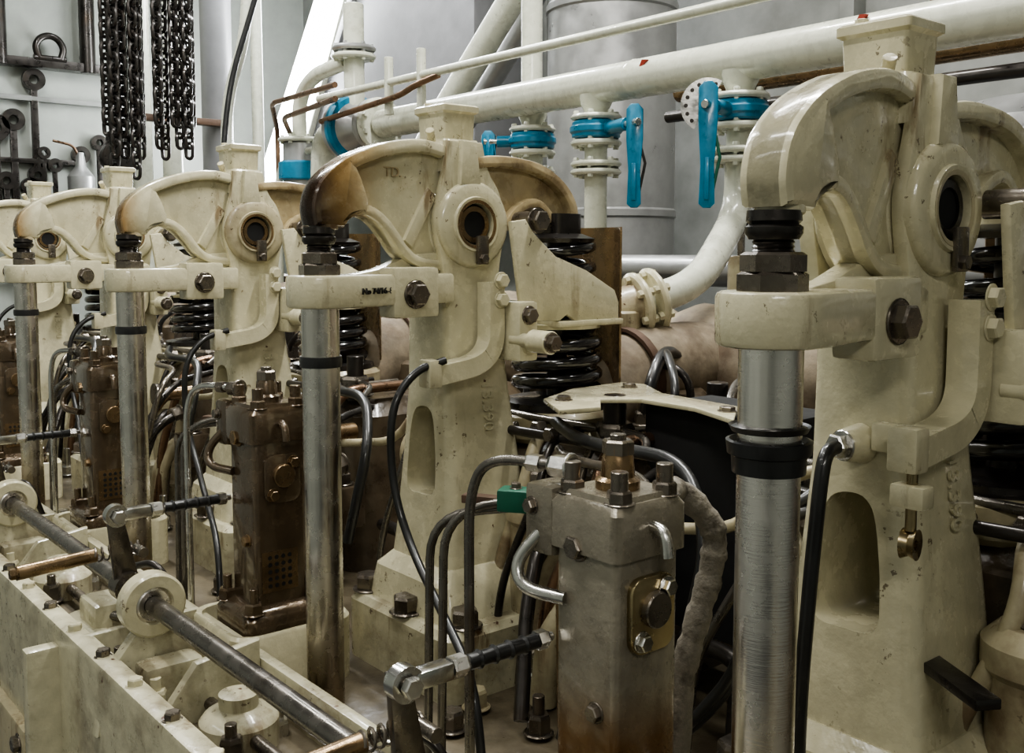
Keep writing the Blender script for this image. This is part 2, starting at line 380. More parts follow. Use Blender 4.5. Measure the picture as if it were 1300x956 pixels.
    lathe('spring_seat',[(0,-.315),(.108,-.315),(.108,-.296),(.09,-.292),(.05,-.292),(0,-.285)],(-.02,.545,0),(0,0,1),'dark',s,40)
    cyl('valve_stem',(-.02,.545,-.30),(-.02,.545,.04),.02,'dark',s)
    lathe('spring_retainer',[(0,.018),(.072,.018),(.076,.026),(.05,.036),(0,.036)],(-.02,.545,0),(0,0,1),'dark',s,36)
    lathe('retainer_mid',[(0,-.145),(.07,-.147),(.088,-.150),(.088,-.142),(.06,-.136),(0,-.132)],(-.02,.545,0),(0,0,1),'cream',s,36)
    g=empty('spring_guard',(X,Y,0)); gp=[]
    for k in range(9):
        t=math.radians(-40+k*10); gp.append((.13*math.sin(t)-.02,.545+.13*math.cos(t)))
    gi=[(-.02+(a+.02)*.97,.545+(b-.545)*.97) for a,b in gp]
    prism('guard_sheet',(gp+gi[::-1]),'z',-.29,.05,'bronze',g,0)
    # cylinder head ------------------------------------------
    h=empty('cylinder_head',(X,Y,0))
    loft('head_casting',[(-.30,.30,.42,1.0,-.80,.08),(-.30,.30,.42,1.0,-.40,.08),(-.27,.27,.45,.97,-.36,.07)],'head',h)
    cyl('valve_cage',(-.02,.545,-.37),(-.02,.545,-.31),.125,'creamd',h,40)
    cyl('valve_cage_rear',(-.02,.83,-.37),(-.02,.83,-.30),.12,'head',h,40)
    for i,(a,b) in enumerate(((.22,.47),(-.235,.47),(.225,.75),(-.235,.75))):
        cyl('head_stud_%d'%i,(a,b,-.38),(a,b,-.255),.021,'dark',h,18); hexb('head_nut_%d'%i,(a,b,-.355),(0,0,1),.037,.05,'nut',h)
    lathe('head_side_boss',[(0,0),(.07,0),(.075,-.01),(.075,-.05)],(.31,.62,-.5),(1,0,0),'creamd',h)
    for i in range(9):
        x0=-.28+i*.07; a=.37+.03*(i%2); jx=random.uniform(-.06,.06)
        pipe('head_pipe_%d'%i,[(x0,a+.2,-.33),(x0,a+.02,-.33),(x0+.02,a-.03,-.42),(x0-.04+jx,a-.06,-.6),(x0-.04+jx,a-.08,-.78)],.0075+.005*(i%3==2),['pipe','dark','nut','pipe','pipe','creamd','dark','nut','copper'][i],h,.06,10)
        hexb('pipe_nut_%d'%i,(x0,a+.03,-.33),(0,-1,0),.014,.022,['nut','zinc','nut'][i%3],h,False)
    # tangle of hoses on top of the head, behind the springs
    for i in range(7):
        ax=random.uniform(-.28,.28); ay=random.uniform(.66,.80); bx=ax+random.uniform(-.25,.25); by=random.uniform(.80,.95)
        pipe('top_hose_%d'%i,[(ax,ay,-.36),(ax+.02,ay,-.26-.02*(i%3)),((ax+bx)/2,(ay+by)/2,-.20-.03*(i%3)),(bx,by,-.25),(bx,by,-.37)],.009+.004*(i%2),['black','dark','pipe','black','dark','nut','black'][i],h,.08,10)
        hexb('top_union_%d'%i,(ax,ay,-.355),(0,0,1),.018,.03,'nut' if i%2 else 'zinc',h)
    pipe('leak_off_pipe',[(-.34,.42,-.34),(-.18,.38,-.34),(.16,.40,-.335),(.26,.43,-.34),(.34,.42,-.34)],.009,'dark',h,.05)
    pipe('leak_off_pipe_b',[(-.34,.46,-.31),(.0,.43,-.315),(.30,.47,-.32),(.34,.42,-.34)],.008,'pipe',h,.05)
    pipe('leak_off_pipe_c',[(-.45,.30,-.42),(-.30,.34,-.40),(-.22,.36,-.30),(.0,.40,-.28)],.009,'creamd',h,.05)
    pipe('starting_air_pipe',[(-.45,.40,-.62),(-.30,.36,-.60),(-.2,.34,-.70),(-.2,.2,-.74)],.014,'dark',h,.06)
    pipe('starting_air_pipe_b',[(.12,.42,-.50),(.17,.34,-.50),(.20,.28,-.60),(.28,.20,-.76)],.013,'dark',h,.06)
    for i,(a,b) in enumerate(((-.3,.3),(.17,.33),(-.28,.12),(.2,.12),(.3,.22),(-.42,.22),(.16,.20),(.34,.33),(-.36,.02),(.22,.02))):
        hexb('deck_fitting_%d'%i,(a,b,-.78),(0,0,1),.020,.035,['nut','zinc','creamd','nut'][i%4],h,True,.03*(i%3))
    pipe('cooling_pipe',[(-.25,.36,-.78),(-.26,.36,-.5),(-.26,.46,-.42)],.028,'creamd',h,.08,18)
    pipe('cooling_pipe_b',[(.22,.30,-.78),(.23,.31,-.62),(.26,.42,-.55)],.024,'creamd',h,.08,18)
    box('head_valve_block',(.30,.38,-.60),(.09,.08,.10),'head',h,.008); hexb('block_cap',(.30,.38,-.55),(0,0,1),.025,.03,'nut',h)
    cyl('indicator_cock',(.33,.40,-.42),(.33,.27,-.42),.02,'bronze',h); lathe('cock_flange',[(0,0),(.035,0),(.035,.012),(0,.012)],(.33,.27,-.42),(0,-1,0),'nut',h,24)
    lathe('valve_chamber',[(0,-.79),(.075,-.79),(.075,-.73),(.062,-.72),(.062,-.50),(.07,-.49),(.07,-.46),(.05,-.44),(0,-.44)],(.105,.40,0),(0,0,1),'creamd',h,32)
    hexb('chamber_cap',(.105,.40,-.44),(0,0,1),.03,.04,'nut',h)
def pump(n):
    X=-.822-SX*n; Y=.838; e=empty('fuel_injection_pump',(X,Y,0))
    bm_='pump1' if n==0 else 'pump2'
    loft('pump_body',[(-.050,.050,-.052,.052,-.64,.010),(-.050,.050,-.052,.052,-.285,.010),(-.045,.045,-.047,.047,-.272,.010)],bm_,e)
    loft('pump_head',[(-.057,.057,-.059,.059,-.34,.012),(-.057,.057,-.059,.059,-.288,.012),(-.051,.051,-.052,.052,-.278,.012)],bm_,e)
    loft('pump_base',[(-.075,.075,-.08,.08,-.70,.02),(-.075,.075,-.08,.08,-.655,.02),(-.068,.068,-.072,.072,-.643,.02),(-.05,.05,-.052,.052,-.635,.012)],'pump2',e)
    lathe('delivery_valve',[(0,-.28),(.026,-.28),(.026,-.262),(.020,-.258),(.018,-.235),(.0165,-.232),(.0165,-.222),(0,-.222)],(0,0,0),(0,0,1),'bronze' if n==0 else 'pump2',e,24)
    hexb('delivery_nut',(0,0,-.232),(0,0,1),.019,.017,'nut',e,False,.006)
    for i,(a,b) in enumerate(((-.038,-.036),(.038,-.036),(.038,.038),(-.038,.038))):
        hexb('head_bolt_%d'%i,(a,b,-.279),(0,0,1),.0145,.016,'nut' if n==0 else 'pump2',e,True); cyl('head_cap_%d'%i,(a,b,-.268),(a,b,-.242),.010,'nut' if n==0 else 'pump2',e,16)
    for i,(a,b) in enumerate(((-.055,-.06),(.055,-.06),(.055,.06),(-.055,.06))):
        hexb('base_nut_%d'%i,(a,b,-.645),(0,0,1),.017,.022,'pump2',e,True,.025)
    prism('side_plate',rrect(-.035,.035,-.450,-.362,.018),'x',.049,.059,'brass' if n==0 else 'pump2',e,.002)
    cyl('side_boss',(.05,.0,-.40),(.068,0,-.40),.021,'nut' if n==0 else 'bronze',e)
    for i,(b,z) in enumerate(((.02,-.378),(-.02,-.434))): hexb('side_bolt_%d'%i,(.059,b,z),(1,0,0),.010,.010,'zinc' if n==0 else 'bronze',e)
    hexb('front_plug',(-.012,-.052,-.335),(0,-1,0),.014,.012,'nut' if n==0 else 'bronze',e)
    hexb('front_plug_b',(.02,-.052,-.52),(0,-1,0),.010,.010,'nut' if n==0 else 'bronze',e)
    if n:
        for r in range(5):
            for c in range(4):
                cyl('mesh_hole_%d_%d'%(r,c),(.0508,-.025+c*.013,-.55-r*.013),(.0518,-.025+c*.013,-.55-r*.013),.0042,'void',e,8,bev=0)
        box('rack_plate',(.0508,-.005,-.576),(.0012,.07,.075),'bronze',e,0)
    box('governor_block',(-.075,-.03,-.315),(.05,.056,.085),bm_,e,.010)
    hexb('block_bolt',(-.085,-.058,-.30),(0,-1,0),.009,.009,'nut',e)
    pipe('drain_pipe',[(-.075,-.05,-.33),(-.095,-.075,-.365),(-.08,-.08,-.395),(-.03,-.055,-.400)],.008,'zinc' if n==0 else 'pump2',e,.03)
    pipe('vent_elbow',[(.045,.0,-.305),(.078,-.005,-.305),(.083,-.005,-.335)],.007,'zinc' if n==0 else 'pump2',e,.02)
    f=empty('fuel_pipe',(X,Y,0))
    hexb('pipe_union',(-.045,-.03,-.252),(-1,-.3,0),.014,.03,'zinc' if n<1 else 'nut',f,True)
    hexb('pipe_union_b',(-.085,-.043,-.252),(-1,-.3,0),.011,.02,'zinc' if n<1 else 'nut',f,False)
    pm='pipe' if n==0 else 'zinc'
    pipe('pressure_pipe',[(-.045,-.03,-.252),(-.155,-.07,-.25),(-.180,-.080,-.30),(-.180,-.080,-.80)],.0065,pm,f,.05,14)
    if n: pipe('drain_pipe',[(-.06,-.03,-.33),(-.11,-.03,-.33),(-.15,.02,-.42),(-.13,.05,-.6),(-.13,.05,-.78)],.007,'pipe',f,.05,12)
    t=empty('pump_drip_tray',(X,Y,0))
    bm=bmesh.new(); S=[(.112,.118,-.80),(.112,.118,-.672),(.108,.114,-.666),(.100,.106,-.668),(.098,.104,-.74)]
    rs=[]
    for a,b,z in S: rs.append([bm.verts.new((q[0],q[1],z)) for q in rrect(-a,a,-b,b,.04,6)])
    for p_,q_ in zip(rs,rs[1:]):
        for i in range(len(p_)): bm.faces.new((p_[i],p_[(i+1)%len(p_)],q_[(i+1)%len(p_)],q_[i]))
    bm.faces.new(rs[-1]); finish(bm,'tray',M['cream'],t)
    l=empty('control_linkage',(X-.060,0,-.455))
    yc=.58
    cyl('link_rod',(0,yc+.02,0),(0,.79,0),.0055,'zinc',l)
    cyl('rubber_boot',(0,yc+.085,0),(0,.765,0),.009,'black',l)
    for k in range(4): lathe('boot_ridge_%d'%k,[(.009,-.003),(.0115,0),(.009,.003)],(0,yc+.10+k*.022,0),(0,1,0),'black',l,16)
    hexb('link_nut',(0,yc+.06,0),(0,1,0),.013,.022,'zinc',l,False)
    hexb('link_nut_b',(0,.765,0),(0,1,0),.012,.016,'zinc',l,False)
    box('clevis',(0,yc+.035,0),(.022,.05,.020),'zinc',l,.004)
    lathe('rod_eye',[(.008,-.009),(.02,-.009),(.02,.009),(.008,.009)],(0,yc,0),(1,0,0),'zinc',l,24,True)
    cyl('eye_pin',(-.018,yc,0),(.018,yc,0),.0085,'nut',l)
    hexb('eye_nut',(.012,yc,0),(1,0,0),.012,.01,'zinc',l,False)
    prism('crank_lever',[(.60-.022,-.13),(.60+.022,-.13),(yc+.013,.01),(yc-.013,.01)],'x',-.020,-.008,'nut',l,.003)
    lathe('crank_hub',[(.016,-.03),(.028,-.03),(.028,.006),(.016,.006)],(0,.60,-.133),(1,0,0),'nut',l,28,True)
    cyl('spring_tube',(-.05,.43,-.085),(-.05,.56,-.078),.012,'bronze',l)
    sweep('tube_spring',[(-.05+.012*math.cos(a*.6),.555+a*.0012,-.078+.012*math.sin(a*.6)) for a in range(70)],.0022,'nut',l,6)
    hexb('tube_end',(-.05,.43,-.085),(0,-1,0),.010,.012,'bronze',l)
    cyl('tube_arm',(-.05,.63,-.078),(-.01,.63,-.078),.009,'nut',l)
    b=empty('shaft_bearing',(X+.043,.60,-.588))
    lathe('bearing_housing',[(.030,-.018),(.050,-.018),(.054,-.014),(.054,.014),(.050,.018),(.032,.018),(.030,.014)],(0,0,0),(1,0,0),'cream',b,44,True)
    lathe('bearing_race',[(.017,-.010),(.030,-.010),(.030,.012),(.026,.014),(.017,.012)],(0,0,0),(1,0,0),'steel',b,40,True)
    prism('bearing_bracket',[(-.03,-.04),(-.08,-.10),(-.10,-.2),(.10,-.2),(.10,-.10),(.035,-.04)],'x',-.014,.014,'frame',b,.004)
    hexb('bracket_bolt',(.014,-.055,-.105),(1,0,0),.012,.01,'zinc',b)
    k=empty('frame_fittings',(X,0,0))
    pipe('lube_pipe',[(-.35,.60,-.72),(-.20,.57,-.66),(-.06,.66,-.67),(.02,.70,-.76)],.009,'pipe',k,.05)
    pipe('lube_pipe_b',[(-.30,.70,-.80),(-.28,.66,-.62),(-.16,.69,-.58),(-.13,.74,-.76)],.007,'dark',k,.05)
    pipe('lube_pipe_c',[(.55,.64,-.725),(.1,.64,-.725),(-.34,.645,-.725)],.011,'nut',k,.05)
    for q,(a,b2) in enumerate(((-.14,.72),(-.2,.75),(.16,.70),(.23,.74),(-.32,.76),(.12,.575),(-.05,.575),(.30,.70),(-.1,.60),(.35,.60),(-.27,.575))): hexb('fitting_%d'%q,(a,b2,-.765 if b2>.6 else -.745),(0,0,1),.018,.04,['nut','zinc','cream'][q%3],k,True,.02)
    box('guide_shoe',(-.20,.61,-.69),(.10,.09,.10),'frame',k,.015)
    box('guide_shoe_b',(.09,.61,-.71),(.06,.10,.08),'frame',k,.012)
    lathe('tappet_cover',[(0,-.76),(.06,-.76),(.06,-.71),(.052,-.70),(.03,-.69),(.03,-.67),(0,-.665)],(.29,.64,0),(0,0,1),'frame',k,32)
    prism('web_rib',[(.52,-.78),(.73,-.78),(.73,-.64),(.62,-.655)],'x',.16,.182,'frame',k,.006)
    prism('web_rib_b',[(.52,-.78),(.73,-.78),(.73,-.66),(.53,-.665)],'x',-.10,-.08,'frame',k,.006)
for n in range(5): unit(n)
for n in range(4): pump(n)
cyl('control_shaft',(-4.6,.60,-.588),(-.2,.60,-.588),.016,'pipe',None,28)
def px_group(n):
    X=-SX*n
    f=empty('fuel_pipe',(X,0,0))
    for i,dx in enumerate((0,-.032)):
        pipe('return_pipe_%d'%i,[(-.90,.93,-.315-i*.012),(-1.02,.872,-.325-i*.012),(-1.10+dx,.79,-.35-i*.01),(-1.105+dx,.785,-.80)],.0062,'pipe',f,.06,12)
    box('pipe_clamp',(-1.035,.862,-.330),(.045,.035,.030),'green',f,.004,('Z',.6))
    box('clamp_bar',(-1.05,.90,-.345),(.20,.02,.012),'rust',f,.002,('Z',.5))
    hexb('clamp_bolt',(-1.035,.862,-.315),(0,0,1),.007,.008,'nut',f)
    pipe('long_dark_pipe',[(-1.455,1.05,-.19),(-1.465,.99,-.205),(-1.462,.938,-.265),(-1.457,.938,-.40),(-1.402,.941,-.50),(-1.153,.88,-.62),(-1.10,.86,-.78)],.007,'black',f,.07,12)
    pipe('slack_hose',[(-1.0,1.10,-.45),(-.98,1.02,-.48),(-1.0,.95,-.60),(-.95,.90,-.74),(-.8,.95,-.78)],.012,'dark',f,.08,12)
    pipe('slack_hose_b',[(-1.13,1.25,-.36),(-1.08,1.12,-.37),(-1.02,1.02,-.45),(-1.05,.96,-.70)],.009,'dark',f,.08,12)
    hexb('hose_union',(-1.0,1.10,-.45),(.1,-1,-.2),.02,.03,'nut',f)
    pipe('bronze_line',[(-1.25,1.20,-.42),(-1.15,1.12,-.42),(-1.15,1.05,-.5),(-1.12,1.03,-.78)],.010,'bronze',f,.05,12)
    pipe('front_line',[(-1.30,1.18,-.34),(-1.20,1.10,-.33),(-1.02,1.10,-.33),(-.93,1.02,-.36),(-.93,.98,-.50)],.008,'nut',f,.06,12)
    pipe('front_line_b',[(-1.33,1.20,-.30),(-1.20,1.14,-.31),(-1.00,1.16,-.31),(-.90,1.10,-.40),(-.92,1.06,-.60)],.011,'black',f,.06,12)
for n in range(4): px_group(n)
def rf(t): return .0160+.0012*math.sin(t*60)+.0009*math.sin(t*131)
lagp=empty('lagged_hose')
sweep('hose',spl([(-.80,.88,-.30),(-.835,.955,-.295),(-.815,1.00,-.345),(-.815,1.00,-.40),(-.825,.985,-.47),(-.835,.97,-.56),(-.84,.96,-.80)],10),.015,'wrap',lagp,18,rf=rf)
for i,(a,b) in enumerate((((-.80,1.03,-.36),(-.83,1.10,-.55)),((-.78,1.08,-.33),(-.86,1.12,-.60)))):
    pipe('black_hose',[(-.70,1.20,-.30+.03*i),a,b,(-.95,1.05,-.72),(-1.05,1.0,-.78)],.008,'black',None,.08)
d=empty('drain_pipe',(-.609,.833,0))
cyl('outlet_boss',(-.052,.252,-.226),(-.058,.222,-.226),.024,'cream',d,r2=.019)
hexb('outlet_nut',(-.058,.222,-.226),(-.2,-1,0),.015,.016,'zinc',d)
pipe('pipe',[(-.058,.215,-.226),(-.052,.178,-.226),(-.050,.166,-.26),(-.055,.160,-.36),(-.060,.153,-.50),(-.064,.15,-.80)],.0085,'black',d,.03,14)
lt=empty('latch_hook',(-.622,.838,0))
box('latch_block',(.06,.185,-.262),(.04,.026,.026),'cream',lt,.005)
cyl('latch_pin',(.06,.185,-.30),(.06,.185,-.23),.006,'brass',lt)
lathe('latch_pulley',[(.006,-.006),(.017,-.008),(.013,0),(.017,.008),(.006,.006)],(.06,.185,-.315),(1,.2,0),'brass',lt,24,True)
box('angle_iron',(-.55,1.09,-.475),(.16,.03,.012),'dark',None,.002,('Z',-.55))
plate=prism('gusset_plate',[(-1.337,1.176),(-1.40,1.30),(-1.411,1.448),(-1.36,1.46),(-1.25,1.39),(-1.063,1.367),(-.979,1.249),(-1.10,1.30),(-1.225,1.305),(-1.27,1.25),(-1.205,1.187),(-1.223,1.109)],'z',-.264,-.256,'cream',None,.002)
for i,(a,b) in enumerate(((-1.30,1.19),(-1.345,1.40),(-1.04,1.31))):
    hexb('plate_bolt',(a,b,-.256),(0,0,1),.013,.008,'nut',plate)
box('dark_void_box',(-1.10,1.42,-.46),(.28,.18,.385),'void',None,.008)  # matte black box added to paint the dark void under the plate
# ---------------------------------------------------------------- engine body
eb=empty('engine_block')
box('block_deck',(-2.5,1.46,-1.2),(5.6,1.46,.83),'deckm',eb,.01)
box('side_frame',(-2.5,.64,-1.2),(5.6,.24,.90),'deckm',eb,.012)
box('side_frame_face',(-2.5,.525,-1.18),(5.6,.04,1.03),'frame',eb,.012)
box('inner_rail',(-2.5,.742,-.74),(5.6,.022,.13),'frame',eb,.008)
for n in range(6):
    x=-.55-SX*n
    box('side_rib_%d'%n,(x-.45,.485,-1.15),(.035,.07,.9),'frame',eb,.008)
    box('side_door_%d'%n,(x,.50,-1.2),(.55,.03,.55),'creamd',eb,.012)
    for k,(a,b) in enumerate(((-.24,-.96),(.24,-.96),(-.24,-1.44),(.24,-1.44))): hexb('door_bolt_%d_%d'%(n,k),(x+a,.485,b),(0,-1,0),.016,.014,'nut',eb)
    for k in range(6): hexb('rail_bolt_%d_%d'%(n,k),(x-.40+k*.15,.525,-.668),(0,0,1),.012,.014,'nut' if k%2 else 'cream',eb)
    loft('frame_cover_%d'%n,[(x-.56,x-.36,.54,.70,-.76,.03),(x-.56,x-.36,.54,.70,-.69,.03),(x-.55,x-.37,.55,.69,-.682,.03)],'frame',eb)
    cyl('cover_boss_%d'%n,(x-.46,.62,-.69),(x-.46,.62,-.665),.045,'frame',eb); hexb('cover_nut_%d'%n,(x-.46,.62,-.665),(0,0,1),.02,.022,'nut',eb)
pts=[(-4.8+i*.04,1.97,-.28) for i in range(125)]
def lf(t): return .145+.012*math.sin(t*160)+.008*math.sin(t*67+1)
sweep('exhaust_manifold',pts,.15,'lag',None,28,rf=lf)
for n in range(5):
    ex=empty('exhaust_branch',(-.62-SX*n,0,0))
    sweep('branch',spl([(-.05,1.45,-.36),(-.05,1.6,-.28),(-.05,1.8,-.26),(-.05,1.97,-.28)],6),.10,'lag',ex,24)
    lathe('branch_band',[(.105,-.012),(.112,-.01),(.112,.01),(.105,.012)],(-.05,1.62,-.275),(0,1,.1),'rust',ex,28,True)
def flange(nm,c,ax,R,h,m,par,nb=6,br=.009):
    cyl(nm,c,V(c)+V(ax).normalized()*h,R,m,par,40)
    d_,a,b=frame(ax)
    for k in range(nb):
        t=2*math.pi*(k+.5)/nb; p=V(c)+(a*math.cos(t)+b*math.sin(t))*R*.8
        hexb(nm+'_bolt_%d'%k,p-d_*.008,d_,br,h+.018,m,par,False)
wp=empty('cooling_water_main')
cyl('main_pipe',(-3.30,2.1,.476),(.9,2.1,.476),.0525,'white',wp,40)
flange('end_flange',(-3.33,2.1,.476),(1,0,0),.10,.025,'white',wp,8,.011)
flange('end_flange_b',(-3.365,2.1,.476),(1,0,0),.10,.025,'duct',wp,8,.011)
lathe('inline_valve_body',[(.05,0),(.07,.02),(.12,.05),(.12,.10),(.09,.13),(.06,.2),(.05,.22)],(-3.6,2.1,.476),(1,0,0),'duct',wp,32)
cyl('inline_valve_band',(-3.52,2.1,.476),(-3.48,2.1,.476),.130,'blue',wp,40)
pipe('elbow',[(-3.58,2.1,.476),(-3.74,2.1,.476),(-3.76,2.1,.30),(-3.76,2.1,-.3)],.05,'white',wp,.12,24)
cyl('valve_bonnet',(-3.5,2.1,.55),(-3.5,2.1,.95),.04,'white',wp)
flange('bonnet_flange',(-3.5,2.1,.74),(0,0,1),.085,.02,'white',wp); flange('bonnet_flange_b',(-3.5,2.1,.77),(0,0,1),.085,.02,'duct',wp)
for x in(-2.0,-.75): lathe('weld_band',[(.0525,-.01),(.0545,0),(.0525,.01)],(x,2.1,.476),(1,0,0),'white',wp,36)
for (x,z) in ((-1.95,.50),(-1.3,.505),(-1.0,.495)):
    prism('paint_chip',[(x,z-.006),(x+.02,z),(x+.03,z+.012),(x+.012,z+.014)],'y',2.052,2.062,'red',wp,0)
def valve(x,y,zend,lev,blue=True,ltop=.385,lbot=.11,quad=True):
    v=empty('butterfly_valve',(x,y,0)); m='blue' if blue else 'white'
    cyl('stub',(0,0,zend),(0,0,.45),.033,'white',v)
    lathe('saddle',[(.033,.40),(.045,.425),(.05,.45)],(0,0,0),(0,0,1),'white',v)
    flange('flange_top',(0,0,.378),(0,0,1),.074,.016,'white',v)
    cyl('valve_wafer',(0,0,.325),(0,0,.376),.070,m,v,40); cyl('valve_wafer_ring',(0,0,.338),(0,0,.364),.076,m,v,40)
    flange('flange_mid',(0,0,.304),(0,0,1),.074,.017,'white',v)
    flange('flange_low',(0,0,.245),(0,0,1),.074,.016,'white',v)
    flange('flange_low_b',(0,0,.222),(0,0,1),.074,.016,'white',v)
    lx,ly=lev
    cyl('valve_neck',(0,0,.35),(lx*.8,ly*.8,.35),.018,m,v)
    cyl('valve_stem',(lx*.7,ly*.7,.35),(lx*1.1,ly*1.1,.35),.010,'zinc',v)
    prof=[(-.022,ltop),(-.022,ltop-.08),(-.016,lbot+.10),(-.019,lbot+.01),(-.008,lbot),(.010,lbot),(.020,lbot+.01),(.017,lbot+.10),(.024,ltop-.08),(.024,ltop),(.010,ltop+.015),(-.010,ltop+.015)]
    ob=prism('lever_handle',prof,'x',-.006,.006,'blue',v,.003)
    ob.location=(lx,ly,0); ob.rotation_euler=(0,0,math.radians(-50))
    ob=prism('lever_handle_slot',[(-.006,lbot+.02),(.006,lbot+.02),(.006,lbot+.12),(-.006,lbot+.12)],'x',-.010,.010,'blue',v,.003)
    ob.location=(lx,ly,0); ob.rotation_euler=(0,0,math.radians(-50))
    ob=sweep('lever_latch',[(0,.015,ltop-.09),(0,.03,lbot+.12),(0,.012,lbot+.03)],.004,'green' if quad else 'dark',v,8)
    ob.location=(lx,ly,0); ob.rotation_euler=(0,0,math.radians(-50))
    if quad:
        qp=[(.0,.35)]+[(.065*math.cos(math.radians(t)),.35+.065*math.sin(math.radians(t))) for t in range(60,250,12)]
        ob=prism('notch_plate',qp,'x',-.014,-.009,'zinc',v,.0)
        ob.location=(lx,ly,0); ob.rotation_euler=(0,0,math.radians(-50))
        for k in range(8):
            t=math.radians(70+k*22)
            o2=cyl('notch_%d'%k,(-.016,.052*math.cos(t),.35+.052*math.sin(t)),(-.007,.052*math.cos(t),.35+.052*math.sin(t)),.005,'dark',v,8)
            o2.location=(lx,ly,0); o2.rotation_euler=(0,0,math.radians(-50))
    return v
valve(-2.16,2.1,-.13,(.20,-.05),True,.385,.12,False)
valve(-1.645,2.1,.20,(.03,-.16),True,.39,.105,True)
valve(-2.50,2.15,-.13,(-.10,-.10),True,.37,.25,False)
br=empty('branch_pipe')
pipe('elbow_pipe',[(-1.645,2.1,.23),(-1.645,2.1,.10),(-1.56,1.85,-.075),(-1.60,1.70,-.115)],.036,'white',br,.11,24)
flange('branch_flange',(-1.585,1.735,-.108),(-.12,-.35,-.08),.075,.018,'cream',br,6,.010)
flange('branch_flange_b',(-1.600,1.70,-.118),(-.12,-.35,-.08),.075,.018,'cream',br,6,.010)
cyl('branch_inlet',(-1.60,1.69,-.118),(-1.66,1.55,-.16),.05,'creamd',br)
cyl('branch_saddle',(-1.62,1.64,-.13),(-1.62,1.64,-.42),.06,'creamd',br)
cyl('water_pipe',(-3.6,2.0,.592),(.6,2.0,.592),.0145,'white',None,20)
sweep('copper_tube',fillet([(-3.55,1.98,.50),(-3.0,1.98,.535),(-2.9,1.98,.56),(-2.8,2.0,.58)],.05),.011,'copper')
for x in(-3.1,-2.9):
    cyl('pipe_tee',(x,2.0,.48),(x,2.0,.68),.016,'white')
pipe('steam_pipe',[(-3.75,2.6,.45),(-3.6,2.6,.60),(-3.0,2.6,1.1),(-2.7,2.6,1.5)],.055,'white',None,.2,24)
pipe('steam_pipe',[(-2.62,2.25,-.1),(-2.62,2.25,.9),(-2.62,2.25,1.6)],.035,'white',None,.2,24)
pipe('steam_pipe',[(-3.9,2.75,.35),(-3.2,2.75,.95),(-2.9,2.75,1.7)],.045,'duct',None,.2,20)
pipe('copper_tube',[(-4.2,2.2,.25),(-4.2,2.2,.50),(-3.9,2.0,.55),(-3.3,1.9,.55)],.011,'copper',None,.06)
pipe('copper_tube',[(-4.35,2.2,.20),(-4.35,2.2,.56),(-4.0,2.0,.62),(-3.3,1.9,.60)],.011,'copper',None,.06)
pipe('white_tube',[(-4.15,2.1,-.3),(-4.15,2.1,.36),(-4.0,2.1,.42),(-3.8,2.1,.42)],.016,'white',None,.1)
g=empty('check_valve',(-3.95,2.1,.34))
cyl('valve_body',(0,0,-.12),(0,0,.12),.07,'duct',g); cyl('blue_band',(0,0,-.04),(0,0,.04),.09,'blue',g)
flange('flange_top',(0,0,.12),(0,0,1),.09,.02,'white',g); flange('flange_low',(0,0,-.14),(0,0,1),.09,.02,'white',g)
pipe('valve_pipe',[(0,0,.13),(0,0,.3),(.12,0,.38),(.4,0,.40)],.03,'white',g,.08)
pipe('valve_drop_pipe',[(0,0,-.14),(0,0,-.5)],.03,'white',g,.08)
vd=empty('ventilation_duct',(-2.95,2.95,0))
cyl('duct_tube',(0,0,-1.6),(0,0,2.34),.255,'duct',vd,56,bev=.002)
for z in(.15,.95): lathe('duct_seam',[(.255,-.02),(.262,-.012),(.262,.012),(.255,.02)],(0,0,z),(0,0,1),'duct',vd,56)
tk=empty('storage_tank',(-1.25,3.05,0))
lathe('tank_shell',[(0,-1.6),(.36,-1.6),(.36,.30),(.34,.36),(.25,.42),(0,.45)],(0,0,0),(0,0,1),'duct',tk,56)
hw=empty('handwheel_valve',(-1.75,2.25,.02))
lathe('wheel_rim',[(.05+.008*math.cos(t),.008*math.sin(t)) for t in [k*math.pi/4 for k in range(8)]],(0,0,.06),(0,0,1),'dark',hw,28,True)
for k in range(3): 
    t=k*math.pi/3; cyl('spoke_%d'%k,(-.05*math.cos(t),-.05*math.sin(t),.06),(.05*math.cos(t),.05*math.sin(t),.06),.005,'dark',hw,8)
cyl('wheel_stem',(0,0,-.3),(0,0,.07),.010,'nut',hw); cyl('valve_body',(0,0,-.6),(0,0,-.03),.035,'creamd',hw)
pipe('grey_bend_pipe',[(-1.35,2.3,-1.6),(-1.35,2.3,.0),(-1.2,2.3,.10),(-.8,2.3,.10),(.4,2.3,.10)],.06,'duct',None,.2,24)
for (y,z,r) in ((2.62,.30,.035),(2.62,.20,.035),(2.55,-.06,.05)):
    cyl('gallery_pipe',(-2.5 if z<.1 else -.8,y,z),(1.2,y,z),r,'white' if z>.1 else 'duct',None,24)
ub=empty('u_bend_pipe',(-.72,2.45,.36))
pipe('bend',[(-.12,0,-.05),(-.10,0,.13),(.02,0,.17),(.05,0,.05),(.05,0,-.02)],.018,'rust',ub,.06)
flange('flange_a',(-.0,0,-.06),(0,0,1),.06,.02,'white',ub); flange('flange_b',(0,0,-.09),(0,0,1),.06,.02,'white',ub)
cyl('valve_body',(0,0,-1.9),(0,0,-.05),.035,'creamd',ub)
flange('flange_c',(.17,0,-.03),(0,-1,0),.06,.02,'creamd',ub); cyl('port',(.17,0,-.03),(.17,-.06,-.03),.03,'white',ub)
for (x) in(-1.2,-.3): box('steel_beam',(x,2.45,.62),(.07,.4,.12),'rust',None,.004)
cyl('bronze_pipe',(-2.2,2.5,.50),(.6,2.5,.50),.03,'bronze'); cyl('bronze_pipe',(-2.2,2.45,.42),(.6,2.45,.42),.018,'dark')
